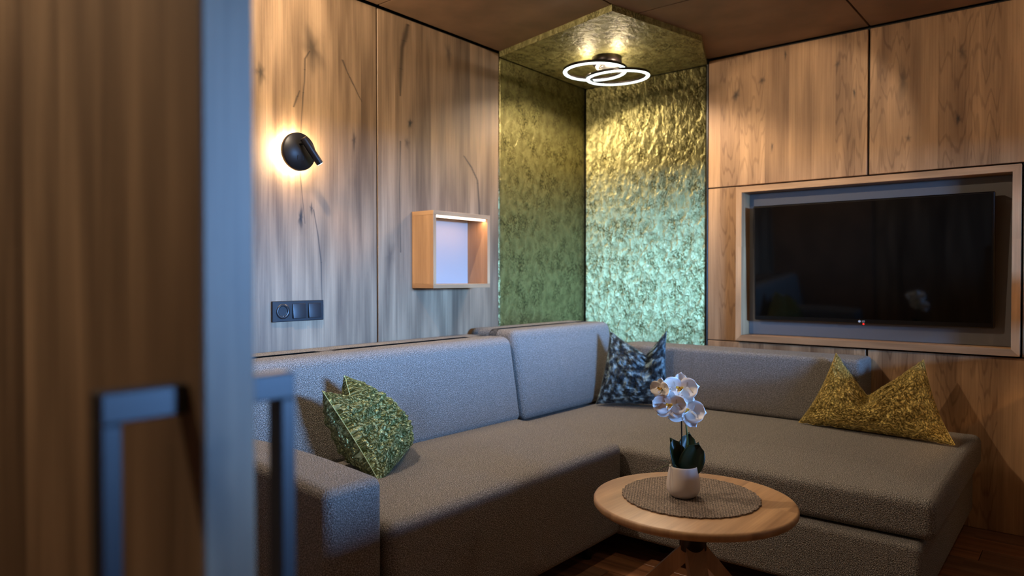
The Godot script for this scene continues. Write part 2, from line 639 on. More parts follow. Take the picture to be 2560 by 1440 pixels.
	M.stem = std(Color(0.30, 0.36, 0.15), 0.5)
	M.stick = std(Color(0.07, 0.09, 0.05), 0.5)
	M.root = std(Color(0.42, 0.40, 0.22), 0.8)
	M.soil = std(Color(0.09, 0.07, 0.045), 0.95)
	M.white = std(Color(0.82, 0.82, 0.80), 0.4)
	M.glass = std(Color(0.9, 0.95, 0.97, 0.06), 0.02)
	M.glass.transparency = BaseMaterial3D.TRANSPARENCY_ALPHA
	M.shade = std(Color(0.80, 0.70, 0.55), 0.8)
	M.shade.backlight_enabled = true
	M.shade.backlight = Color(0.6, 0.5, 0.36)
	M.letter = std(Color(0.75, 0.76, 0.78), 0.4)
	# woven mat
	var mg := PackedByteArray()
	mg.resize(256 * 256)
	var mn := noise(44, 0.13, FastNoiseLite.TYPE_SIMPLEX_SMOOTH, 2)
	for y in 256:
		for x in 256:
			var v := 0.5 + 0.25 * sin(x * TAU / 8.0 + 3.0 * mn.get_noise_2d(x, y)) * (1.0 if (y / 8) % 2 == 0 else -1.0) + 0.3 * mn.get_noise_2d(x * 1.7 + 90, y * 1.7)
			mg[y * 256 + x] = int(clampf(v, 0.0, 1.0) * 255)
	M.mat = triplanar(std(Color.WHITE, 0.85), Vector3(3.6, 3.6, 3.6))
	M.mat.albedo_texture = tex(tinted(mg, 256, 256, Color(0.12, 0.095, 0.075), Color(0.74, 0.66, 0.59)))
	relief(M.mat, tex(Image.create_from_data(256, 256, false, Image.FORMAT_L8, mg)), 0.25)
	M.glow_cool = glow(Color(0.93, 1.0, 0.98), 3.2)
	M.glow_warm = glow(Color(1.0, 0.86, 0.66), 5.0)
	M.glow_strip = glow(Color(1.0, 0.90, 0.78), 5.0)
	M.glow_dome = glow(Color(1.0, 0.86, 0.68), 0.35)
	M.glow_red = glow(Color(1.0, 0.08, 0.05), 2.5)


func wood_relief(n: int, seed_: int) -> Image:
	var g := grey(noise(seed_, 0.3, FastNoiseLite.TYPE_SIMPLEX_SMOOTH, 3), n, n / 12, n, n)
	return Image.create_from_data(n, n, false, Image.FORMAT_L8, g)


func glow(c: Color, e: float) -> StandardMaterial3D:
	var m := std(c, 0.5)
	m.emission_enabled = true
	m.emission = c
	m.emission_energy_multiplier = e
	return m


func omni(parent: Node, at: Vector3, c: Color, e: float, size: float, called: String) -> void:
	var l := OmniLight3D.new()
	l.name = called
	parent.add_child(l, true)
	l.position = at
	l.light_color = c
	l.light_energy = e
	l.light_size = size
	l.omni_range = 9.0
	l.omni_attenuation = 2.0
	l.shadow_enabled = true


func spot(parent: Node, at: Vector3, c: Color, e: float, angle: float, size: float, called: String) -> SpotLight3D:
	var l := SpotLight3D.new()
	l.name = called
	parent.add_child(l, true)
	l.position = at
	l.rotation = Vector3(-PI / 2, 0, 0)
	l.light_color = c
	l.light_energy = e
	l.light_size = size
	l.spot_angle = angle
	l.spot_angle_attenuation = 0.25
	l.spot_range = 9.0
	l.shadow_enabled = true
	return l


# unseen ceiling spot, added to brighten table, seats and wall panels
func added_downlight(label: String, at: Vector3, e: float, angle: float, aim := Vector3.ZERO) -> void:
	var t := thing("added_ceiling_downlight", label, "lamp", at)
	var st := new_st()
	lathe(st, Vector3.ZERO, [Vector2(0.028, 0.0), Vector2(0.028, -0.004), Vector2(0.042, -0.004), Vector2(0.043, 0.0)], 40, true)
	put(st, "trim_ring", M.bronze, t)
	st = new_st()
	lathe(st, Vector3.ZERO, [Vector2(0, -0.002), Vector2(0.027, -0.002), Vector2(0.027, 0.0), Vector2(0, 0.0)], 32)
	put(st, "lens", M.glow_warm, t)
	var l := spot(t, Vector3(0, -0.006, 0), WARM, e, angle, 0.03, "spot_light")
	if aim != Vector3.ZERO:
		l.look_at_from_position(at + Vector3(0, -0.03, 0), aim)


# unseen lamp added for fill: opal dome, wide bronze plate keeps light off ceiling
func added_dome_lamp(label: String, at: Vector3, e: float) -> void:
	var t := thing("added_dome_ceiling_lamp", label, "lamp", at, "added dome ceiling lamps")
	var st := new_st()
	lathe(st, Vector3.ZERO, [Vector2(0, -0.052), Vector2(0.27, -0.052), Vector2(0.27, -0.046), Vector2(0.06, -0.044), Vector2(0.06, 0.0), Vector2(0, 0.0)], 48)
	put(st, "shade_plate", M.bronze, t)
	st = new_st()
	var prof := []
	for k in 9:
		var a := PI / 2 * k / 8.0
		prof.append(Vector2(0.115 * sin(a), -0.052 - 0.05 * cos(a)))
	lathe(st, Vector3.ZERO, prof, 40)
	put(st, "glass_dome", M.glow_dome, t)
	omni(t, Vector3(0, -0.076, 0), WARM, e, 0.016, "dome_light")


# ------------------------------------------------------------------ room shell
func build_room() -> void:
	# left wall with its oak panels and the velvet strip
	var wl := structure("wall_left", "left wall clad in knotty oak panels with a velvet strip", "wall")
	add_box(Vector3(-0.2, 0, -0.3), Vector3(-0.02, CEIL, 5.3), "backing", M.dark, wl, 0.0)
	for z in [[1.637, 2.9], [2.908, 4.1], [4.108, 5.2]]:
		add_box(Vector3(-0.02, 0, z[0]), Vector3(0, CEIL - 0.012, z[1]), "panel", M.wood_left, wl, 0.0015)
	add_box(Vector3(-0.02, 0, 0.818), Vector3(0, CEIL - 0.012, 1.629), "panel", M.wood_left, wl, 0.0015)
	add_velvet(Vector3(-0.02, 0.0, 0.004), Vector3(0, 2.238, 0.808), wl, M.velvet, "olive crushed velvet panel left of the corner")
	# back wall: panels round the television recess
	var wb := structure("wall_back", "back wall clad in oak panels round the television recess", "wall")
	add_box(Vector3(-0.02, 0, -0.3), Vector3(4.6, CEIL, -0.13), "backing", M.dark, wb, 0.0)
	for b in [[0.796, 0, 0.977, 0.748], [0.796, 1.574, 0.977, CEIL], [0.796, 0.756, 0.952, 1.566]]:
		add_box(Vector3(b[0], b[1], -0.13), Vector3(b[2] - 0.02, b[3], -0.022), "backing", M.dark, wb, 0.0)
	add_box(Vector3(0.0, 0, -0.13), Vector3(0.79, CEIL, -0.022), "backing", M.dark, wb, 0.0)
	add_box(Vector3(0.976, 0, -0.13), Vector3(4.4, 0.748, -0.022), "backing", M.dark, wb, 0.0)
	add_box(Vector3(0.976, 1.574, -0.13), Vector3(4.4, CEIL, -0.022), "backing", M.dark, wb, 0.0)
	add_box(Vector3(2.18, 0.748, -0.13), Vector3(4.4, 1.574, -0.022), "backing", M.dark, wb, 0.0)
	for b in [[0.796, 1.573, 1.583, CEIL - 0.012], [1.593, 1.573, 2.40, CEIL - 0.012], [2.41, 1.573, 3.4, CEIL - 0.012], [3.41, 0, 4.4, CEIL - 0.012], [0.796, 0.753, 0.955, 1.567], [2.185, 0.753, 3.4, 1.567], [0.796, 0, 1.583, 0.748], [1.593, 0, 2.40, 0.748], [2.41, 0, 3.4, 0.748]]:
		add_box(Vector3(b[0], b[1], -0.022), Vector3(b[2], b[3], 0), "panel", M.wood_back, wb, 0.0015)
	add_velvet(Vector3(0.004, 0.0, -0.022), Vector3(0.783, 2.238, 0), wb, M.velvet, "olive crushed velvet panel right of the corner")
	# window wall: four pieces round the opening
	var wr := structure("wall_right", "plaster wall with the window beyond the sofa end", "wall")
	for b in [[0, CEIL, -0.3, 0.9], [0, CEIL, 2.1, 5.3], [0, 1.12, 0.9, 2.1], [1.64, CEIL, 0.9, 2.1]]:
		add_box(Vector3(4.4, b[0], b[2]), Vector3(4.6, b[1], b[3]), "masonry", M.plaster, wr, 0.0)
	var wi := structure("window_1", "two-light window with white frame in the plaster wall", "window")
	for b in [[1.07, 1.12, 0.9, 2.1], [1.64, 1.69, 0.9, 2.1], [1.12, 1.64, 0.86, 0.9], [1.12, 1.64, 2.1, 2.14]]:
		add_box(Vector3(4.6, b[0], b[2]), Vector3(4.65, b[1], b[3]), "frame", M.white, wi, 0.004)
	add_box(Vector3(4.62, 1.12, 0.9), Vector3(4.626, 1.64, 2.1), "pane", M.glass, wi, 0.0)
	# rear wall, floor, ceiling
	var wf := structure("wall_front", "plain dark brown wall behind the viewer", "wall")
	add_box(Vector3(-0.2, 0, 5.2), Vector3(4.6, CEIL, 5.35), "masonry", M.ceiling, wf, 0.0)
	var fl := structure("floor", "dark brown wooden plank floor under sofa and table", "floor")
	add_box(Vector3(-0.2, -0.2, -0.3), Vector3(4.6, -0.012, 5.35), "subfloor", M.dark, fl, 0.0)
	var row := 0
	var z := 0.0
	while z < 5.2:
		var x := -0.02 - 0.55 * (row % 3)
		while x < 4.4:
			var a := maxf(x, -0.02)
			var b := minf(x + 1.6, 4.4)
			add_box(Vector3(a + 0.001, -0.012, z + 0.001), Vector3(b - 0.001, 0, minf(z + 0.14, 5.2) - 0.001), "plank", M.floor[(row * 2 + int(x * 3.0 + 9.0)) % 3], fl, 0.0012)
			x += 1.6
		row += 1
		z += 0.14
	var ce := structure("ceiling", "dark brown panelled ceiling with narrow joints", "ceiling")
	add_box(Vector3(-0.2, CEIL + 0.02, -0.3), Vector3(4.6, CEIL + 0.2, 5.35), "backing", M.dark, ce, 0.0)
	var xs := [0.0, 0.79, 1.59, 2.39, 3.19, 4.4]
	var zz := [0.0, 0.83, 1.63, 2.43, 3.23, 4.03, 5.2]
	for i in xs.size() - 1:
		for j in zz.size() - 1:
			add_box(Vector3(xs[i] + 0.004, CEIL, zz[j] + 0.004), Vector3(xs[i + 1] - 0.004, CEIL + 0.02, zz[j + 1] - 0.004), "panel", M.ceiling, ce, 0.001)
	# dark shadow-gap strips in the corners
	var t := structure("trim_1", "dark edge strip beside the pale green velvet panel", "trim")
	add_box(Vector3(0.785, 0, -0.022), Vector3(0.794, CEIL, 0.004), "strip", M.black, t, 0.001)


func add_velvet(lo: Vector3, hi: Vector3, parent: Node, mat: Material, label: String) -> void:
	var p := add_box(lo, hi, "velvet_panel", mat, parent, 0.004)
	p.set_meta("label", label)


# ------------------------------------------------------------------ sofa
func build_sofa() -> void:
	var s := thing("corner_sofa", "large grey bouclé corner sofa along both panelled walls", "sofa")
	# long run by the left wall
	add_soft(Vector3(0.02, 0.08, 1.225), Vector3(0.985, SEAT + 0.022, 2.41), 0.03, "seat", M.cloth, s, func(p: Vector3) -> Vector3:
		if p.y > 0.3:
			p.y += 0.014 * sin(clampf((p.x - 0.3) / 0.68, 0, 1) * PI) * sin(clampf((p.z - 1.22) / 1.19, 0, 1) * PI)
		if p.y > 0.36 and p.z < 1.4:
			p.z -= 0.13 * clampf((0.98 - p.x) / 0.62, 0, 1) * clampf((1.4 - p.z) / 0.15, 0, 1) * clampf((p.y - 0.36) / 0.06, 0, 1)
		return p, 14)
	# wide run under the television: cushion over a bed box
	add_soft(Vector3(0.02, 0.285, 0.03), Vector3(2.05, SEAT, 1.205), 0.03, "seat", M.cloth, s, func(p: Vector3) -> Vector3:
		if p.y > 0.38 and p.x > 0.9:
			p.y += 0.012 * sin(clampf((p.x - 0.9) / 1.15, 0, 1) * PI) * sin(clampf((p.z - 0.2) / 1.0, 0, 1) * PI)
		return p, 16)
	add_soft(Vector3(0.02, 0.08, 0.03), Vector3(2.02, 0.28, 1.235), 0.022, "bed_box", M.cloth, s, func(p: Vector3) -> Vector3:
		return p + Vector3(0, 0, 0.02 * clampf((0.28 - p.y) / 0.2, 0, 1) if p.z > 1.0 else 0.0), 12)
	# back cushions
	var lean := func(p: Vector3) -> Vector3:
		var t := clampf((p.y - SEAT) / 0.4, 0, 1)
		if p.x > 0.2:
			p.x -= 0.066 * t
			p.x += 0.02 * sin(t * PI) * sin(clampf((p.z - 0.2) / 0.9, 0, 1) * PI)
		return p
	add_soft(Vector3(0.012, SEAT + 0.004, 1.078), Vector3(0.372, 0.812, 3.05), 0.04, "back_cushion", M.cloth, s, lean, 16)
	add_soft(Vector3(0.012, SEAT + 0.004, 0.20), Vector3(0.372, 0.838, 1.066), 0.036, "back_cushion", M.cloth, s, lean, 14)
	add_soft(Vector3(0.375, SEAT + 0.002, 0.012), Vector3(1.615, 0.722, 0.242), 0.022, "backrest", M.cloth, s, null, 12)
	# arm
	add_soft(Vector3(0.02, 0.08, 2.415), Vector3(0.958, 0.562, 2.60), 0.03, "armrest", M.cloth, s, func(p: Vector3) -> Vector3:
		if p.y > 0.3:
			p.y += 0.02 * sin(clampf((p.x - 0.1) / 0.85, 0, 1) * PI)
		return p, 12)
	for f in [[0.1, 1.3], [0.9, 1.35], [0.1, 2.5], [0.86, 2.5], [0.9, 0.2], [1.95, 0.15], [1.95, 1.1], [1.1, 1.1]]:
		var st := new_st()
		lathe(st, Vector3(f[0], 0, f[1]), [Vector2(0, 0), Vector2(0.018, 0), Vector2(0.024, 0.082), Vector2(0, 0.082)], 16)
		put(st, "foot", M.black, s)


# ------------------------------------------------------------------ television in its framed recess
func build_tv() -> void:
	var fr := thing("recess_frame", "mitred oak frame round the television recess", "frame")
	var x0 := 0.962
	var x1 := 2.178
	var y0 := 0.758
	var y1 := 1.562
	var w := 0.03
	for b in [[Vector2(x0, y1), Vector2(x1, y1), Vector2(x1 - w, y1 - w), Vector2(x0 + w, y1 - w), 0], [Vector2(x0, y0), Vector2(x1, y0), Vector2(x1 - w, y0 + w), Vector2(x0 + w, y0 + w), 0], [Vector2(x0, y0), Vector2(x0, y1), Vector2(x0 + w, y1 - w), Vector2(x0 + w, y0 + w), 1], [Vector2(x1, y0), Vector2(x1, y1), Vector2(x1 - w, y1 - w), Vector2(x1 - w, y0 + w), 1]]:
		var st := new_st()
		st.set_smooth_group(-1)
		var mid := Vector3.ZERO
		var f := []
		var k := []
		for i in 4:
			f.append(Vector3(b[i].x, b[i].y, 0.03))
			k.append(Vector3(b[i].x, b[i].y, -0.125))
			mid += (f[i] + k[i]) / 8.0
		quad_out(st, f[0], f[1], f[2], f[3], Vector3(0, 0, 1))
		quad_out(st, k[0], k[1], k[2], k[3], Vector3(0, 0, -1))
		for i in 4:
			var j := (i + 1) % 4
			quad_out(st, f[i], f[j], k[j], k[i], (f[i] + f[j] + k[i] + k[j]) / 4.0 - mid)
		put(st, "frame_bar", M.oak_across if b[4] == 0 else M.oak, fr)
	add_box(Vector3(x0 + w + 0.001, y0 + w + 0.001, -0.125), Vector3(x1 - w - 0.001, y1 - w - 0.001, -0.08), "back_panel", M.panel_grey, fr, 0.001)
	var tv := thing("television", "black flat television switched off inside the oak frame", "television", Vector3(1.5635, 1.1635, -0.031))
	tv.rotation.x = deg_to_rad(3.0)
	var c := tv.position
	var a := Vector3(1.042, 0.868, -0.05)
	var b2 := Vector3(2.085, 1.459, -0.012)
	add_box(a - c, b2 - c, "housing", M.bezel, tv, 0.004)
	add_box(Vector3(a.x + 0.009, a.y + 0.022, -0.02) - c, Vector3(b2.x - 0.009, b2.y - 0.009, -0.0108) - c, "screen", M.screen, tv, 0.0006)
	add_box(Vector3(1.42, 1.09, -0.074) - c, Vector3(1.7, 1.24, -0.05) - c, "wall_mount", M.black, tv, 0.004)
	var st := new_st()
	lathe(st, Vector3.ZERO, [Vector2(0, 0), Vector2(0.0055, 0), Vector2(0.0055, 0.001), Vector2(0.0042, 0.001), Vector2(0.0042, 0.0004), Vector2(0, 0.0004)], 24)
	var o := put(st, "logo_ring", M.letter, tv)
	o.rotation.x = PI / 2
	o.position = Vector3(1.549, 0.8795, -0.0121) - c
	var tm := TextMesh.new()
	tm.text = "LG"
	var f2 := SystemFont.new()
	f2.font_names = PackedStringArray(["Droid Sans"])
	tm.font = f2
	tm.font_size = 32
	tm.pixel_size = 0.00034
	tm.depth = 0.0006
	o = put_mesh(tm, "logo_lettering", M.letter, tv)
	o.position = Vector3(1.566, 0.8795, -0.0118) - c
	st = new_st()
	lathe(st, Vector3.ZERO, [Vector2(0, 0), Vector2(0.0035, 0), Vector2(0.003, 0.002), Vector2(0, 0.003)], 16)
	o = put(st, "standby_light", M.glow_red, tv)
	o.rotation.x = PI / 2
	o.position = Vector3(1.566, 0.8665, -0.014) - c


# ------------------------------------------------------------------ velvet canopy and ring lamp over the corner
func build_canopy() -> void:
	var st := new_st()
	st.set_smooth_group(-1)
	var pts := [Vector2(0.002, 0.002), Vector2(0.002, 0.815), Vector2(0.792, 0.995), Vector2(0.925, 0.382), Vector2(0.786, 0.002)]
	var lo := 2.24
	var hi := CEIL
	for i in range(1, 4):
		tri_out(st, Vector3(pts[0].x, lo, pts[0].y), Vector3(pts[i].x, lo, pts[i].y), Vector3(pts[i + 1].x, lo, pts[i + 1].y), Vector3.DOWN)
		tri_out(st, Vector3(pts[0].x, hi, pts[0].y), Vector3(pts[i].x, hi, pts[i].y), Vector3(pts[i + 1].x, hi, pts[i + 1].y), Vector3.UP)
	var c := thing("ceiling_canopy", "angular green velvet panel on the ceiling over the sofa corner", "canopy")
	put(st, "panel", M.velvet_flat, c)
	for i in 5:
		st = new_st()
		st.set_smooth_group(-1)
		var p: Vector2 = pts[i]
		var q: Vector2 = pts[(i + 1) % 5]
		quad_out(st, Vector3(p.x, lo, p.y), Vector3(q.x, lo, q.y), Vector3(q.x, hi, q.y), Vector3(p.x, hi, p.y), Vector3((p.x + q.x) / 2 - 0.45, 0, (p.y + q.y) / 2 - 0.42))
		put(st, "edge_band", M.velvet_flat, c)
	ring_lamp("ring_ceiling_lamp", "twin ring ceiling lamp under the green velvet canopy", Vector3(0.43, 2.24, 0.45), E_RING)


func ring_lamp(called: String, label: String, at: Vector3, strength: float) -> void:
	var t := thing(called, label, "lamp", at)
	var st := new_st()
	lathe(st, Vector3.ZERO, [Vector2(0, -0.034), Vector2(0.074, -0.034), Vector2(0.078, -0.030), Vector2(0.078, 0), Vector2(0, 0)], 48)
	put(st, "ceiling_base", M.bronze, t)
	st = new_st()
	lathe(st, Vector3.ZERO, [Vector2(0, -0.062), Vector2(0.045, -0.062), Vector2(0.056, -0.054), Vector2(0.058, -0.046), Vector2(0.05, -0.034), Vector2(0, -0.034)], 40)
	put(st, "driver_cover", M.white, t)
	for r in [[Vector3(-0.037, -0.078, 0.055), 0.156, 0.0, Vector3(0.03, 0, 0.01)], [Vector3(0.024, -0.092, -0.072), 0.158, 0.06, Vector3(-0.01, 0, 0.05)]]:
		var c: Vector3 = r[0]
		var ch := Node3D.new()
		st = new_st()
		var rr: float = r[1]
		lathe(st, Vector3.ZERO, [Vector2(rr - 0.010, 0.0), Vector2(rr + 0.010, 0.0), Vector2(rr + 0.011, 0.012), Vector2(rr - 0.011, 0.012)], 72, true)
		var o := put(st, "ring_channel", M.bronze, t)
		o.position = c
		o.rotation = Vector3(r[2], 0, 0)
		st = new_st()
		var prof := []
		for k in 9:
			var a := PI + PI * k / 8.0
			prof.append(Vector2(rr + 0.0095 * cos(a), 0.007 * sin(a) - 0.0005))
		prof.append(Vector2(rr, -0.0004))
		lathe(st, Vector3.ZERO, prof, 72, true)
		put(st, "light_ring", M.glow_cool, o)
		for k in 6:
			var a := TAU * (k + 0.25) / 6.0
			spot(o, Vector3(rr * cos(a), -0.012, rr * sin(a)), WARM, 0.17 * strength, 74.0, 0.012, "ring_light")
		st = new_st()
		tube(st, [c + r[3] + Vector3(0, 0.010, 0), r[3] + Vector3(0, -0.03, 0)], [0.005, 0.005], 10)
		put(st, "hanger", M.steel, t)
		ch.free()
	for k in 3:
		var a := TAU * k / 3.0 + 0.4
		omni(t, Vector3(0.10 * cos(a), -0.06, 0.10 * sin(a)), WARM, 0.04 * strength, 0.01, "base_light")


# ------------------------------------------------------------------ round table, mat
func build_table() -> void:
	var c := Vector3(1.52, 0, 1.74)
	var t := thing("side_table", "round oak coffee table on splayed legs before the sofa", "table", c)
	var st := new_st()
	lathe(st, Vector3.ZERO, [Vector2(0, 0.422), Vector2(0.262, 0.422), Vector2(0.282, 0.428), Vector2(0.286, 0.434), Vector2(0.286, 0.444), Vector2(0.283, 0.449), Vector2(0.279, 0.45), Vector2(0, 0.45)], 96)
	put(st, "tabletop", M.table_oak, t)
	st = new_st()
	lathe(st, Vector3.ZERO, [Vector2(0, 0.30), Vector2(0.034, 0.30), Vector2(0.038, 0.305), Vector2(0.038, 0.408), Vector2(0.11, 0.412), Vector2(0.11, 0.422), Vector2(0, 0.422)], 32)
	put(st, "hub", M.bronze, t)
	for deg in [190.0, 308.0, 68.0]:
		var a := deg_to_rad(deg)
		var d := Vector3(cos(a), 0, -sin(a))
		st = new_st()
		bar(st, d * -0.012 + Vector3(0, 0.328, 0), d * 0.285 + Vector3(0, 0.016, 0), Vector2(0.052, 0.044), Vector2(0.044, 0.036), d.cross(Vector3.UP))
		put(st, "leg", M.table_oak, t)
	# woven mat with a slightly ragged rim
	st = new_st()
	var prof := []
	st.set_smooth_group(-1)
	var n := 120
	var m := Vector3(1.505, 0.4505, 1.727)
	for k in n:
		var a0 := TAU * k / n
		var a1 := TAU * (k + 1) / n
		var r0 := 0.196 + 0.0022 * sin(k * 2.4) + 0.0012 * sin(k * 5.1)
		var r1 := 0.196 + 0.0022 * sin((k + 1) % n * 2.4) + 0.0012 * sin((k + 1) % n * 5.1)
		var p0 := m + Vector3(cos(a0) * r0, 0, sin(a0) * r0)
		var p1 := m + Vector3(cos(a1) * r1, 0, sin(a1) * r1)
		var up := Vector3(0, 0.004, 0)
		tri_out(st, m + up, p0 + up, p1 + up, Vector3.UP)
		tri_out(st, m, p0, p1, Vector3.DOWN)
		quad_out(st, p0, p1, p1 + up, p0 + up, p0 - m)
	tag(put(st, "placemat", M.mat), "round brown woven placemat on the oak table", "placemat")


# ------------------------------------------------------------------ things on the left wall
func build_wall_things() -> void:
	# backlit disc lamp with a reading spot
	var c := Vector3(0.0, 1.572, 2.056)
	var t := thing("wall_lamp", "round black backlit wall lamp with tilted reading spot", "lamp", c)
	var st := new_st()
	var turn := Basis(Vector3(0, 0, 1), -PI / 2)
	lathe(st, Vector3.ZERO, [Vector2(0, 0.032), Vector2(0.071, 0.032), Vector2(0.073, 0.036), Vector2(0.073, 0.048), Vector2(0.069, 0.054), Vector2(0, 0.056)], 64)
	var o := put(st, "disc", M.lamp_black, t)
	o.basis = turn
	st = new_st()
	lathe(st, Vector3.ZERO, [Vector2(0, 0), Vector2(0.04, 0), Vector2(0.04, 0.032), Vector2(0, 0.032)], 40)
	o = put(st, "wall_mount", M.white, t)
	o.basis = turn
	st = new_st()
	lathe(st, Vector3.ZERO, [Vector2(0.041, 0.012), Vector2(0.052, 0.012), Vector2(0.052, 0.031), Vector2(0.041, 0.031)], 48, true)
	o = put(st, "light_ring", M.glow_warm, t)
	o.basis = turn
	for k in 14:
		var a := TAU * (k + 0.5) / 14.0
		omni(t, Vector3(0.018, cos(a) * 0.056, sin(a) * 0.056), Color(1.0, 0.88, 0.70), 0.013 * E_HALO, 0.01, "halo_light")
	for z in [0.012, -0.010]:
		add_box(Vector3(0.0545, -0.034, z - 0.0022), Vector3(0.0565, -0.016, z + 0.0022), "usb_slot", M.black, t, 0.0004)
	# spot tube
	var p0 := Vector3(0.088, 0.046, 0.010)
	var p1 := Vector3(0.094, -0.043, -0.060)
	st = new_st()
	tube(st, [p0, p0.lerp(p1, 0.04), p0.lerp(p1, 0.97), p1], [0.0125, 0.0138, 0.0138, 0.0132], 24)
	o = put(st, "spot_tube", M.lamp_black, t)
	st = new_st()
	var d := (p1 - p0).normalized()
	tube(st, [p1 - d * 0.001, p1 + d * 0.002], [0.0105, 0.0105], 20)
	put(st, "spot_lens", M.glow_cool, o)
	st = new_st()
	tube(st, [Vector3(0.055, 0.03, 0.0), Vector3(0.078, 0.03, 0.0)], [0.007, 0.007], 14)
	put(st, "joint", M.lamp_black, t)
	var sp := SpotLight3D.new()
	sp.name = "spot_light"
	t.add_child(sp)
	sp.look_at_from_position(c + p1 + d * 0.006, c + p1 + d)
	sp.light_color = Color(1.0, 0.86, 0.68)
	sp.light_energy = 0.2
	sp.spot_angle = 32.0
	sp.spot_range = 9.0
	sp.light_size = 0.01
	sp.shadow_enabled = true

	# socket with two switches
	t = thing("socket_strip", "black three-gang plate with socket and two switches on oak", "socket", Vector3(0, 0.9585, 2.035))
	add_box(Vector3(0, -0.04, -0.116), Vector3(0.009, 0.04, 0.116), "cover_plate", M.anthracite, t, 0.0035)
	for k in 3:
		var z := 0.0715 * (1 - k)
		if k == 0:
			var q := new_st()
			lathe(q, Vector3.ZERO, [Vector2(0, 0.002), Vector2(0.0195, 0.002), Vector2(0.0195, 0.0125), Vector2(0.021, 0.0135), Vector2(0.0285, 0.0135), Vector2(0.0285, 0.0), Vector2(0, 0)], 40)
			var w := put(q, "socket_well", M.anthracite, t)
			w.basis = turn
			w.position = Vector3(0.0, 0, z)
			for s in [-1, 1]:
				q = new_st()
				lathe(q, Vector3(0, 0, 0), [Vector2(0, 0.0021), Vector2(0.003, 0.0021), Vector2(0.003, 0.0024), Vector2(0, 0.0024)], 12)
				var pin := put(q, "pin_hole", M.black, w)
				pin.position = Vector3(0, 0, s * 0.0095)
			add_box(Vector3(0.0025, -0.0195, z - 0.003), Vector3(0.012, -0.0165, z + 0.003), "earth_clip", M.steel, t, 0.0005)
		else:
			var q := new_st()
			rbox(q, Vector3(0.006, -0.029, z - 0.029), Vector3(0.0145, 0.029, z + 0.029), 0.002, func(p: Vector3) -> Vector3:
				if p.x > 0.01:
					p.x += -0.0025 * p.y / 0.029
				return p, 2, 2)
			put(q, "rocker", M.anthracite, t)

	# lit wall box
	t = thing("wall_shelf_box", "open oak wall box with white back and light strip", "shelf", Vector3(0, 1.04, 1.431))
	var wd := 0.385
	var hg := 0.349
	var dp := 0.139
	var b := 0.019
	add_box(Vector3(0.001, hg - b, -wd), Vector3(dp, hg, 0), "top_board", M.oak_across, t, 0.001)
	add_box(Vector3(0.001, 0, -wd), Vector3(dp, b, 0), "bottom_board", M.oak_across, t, 0.001)
	add_box(Vector3(0.001, b, -b), Vector3(dp, hg - b, 0), "side_board", M.oak, t, 0.001)
	add_box(Vector3(0.001, b, -wd), Vector3(dp, hg - b, -wd + b), "side_board", M.oak, t, 0.001)
	add_box(Vector3(0.001, b, -wd + b), Vector3(0.008, hg - b, -b), "back_board", M.laminate, t, 0.0005)
	add_box(Vector3(dp - 0.028, hg - b - 0.009, -wd + b + 0.002), Vector3(dp - 0.012, hg - b, -b - 0.002), "light_strip", M.glow_strip, t, 0.001)
	var l := AreaLight3D.new()
	l.name = "strip_light"
	t.add_child(l)
	l.position = Vector3(dp - 0.022, hg - b - 0.0105, -wd / 2)
	l.rotation = Vector3(-PI / 2, 0, 0)
	l.area_size = Vector2(0.014, 0.34)
	l.light_color = Color(1.0, 0.80, 0.62)
	l.light_energy = 0.075 * E_BOX
	l.area_range = 6.0
	l.shadow_enabled = true


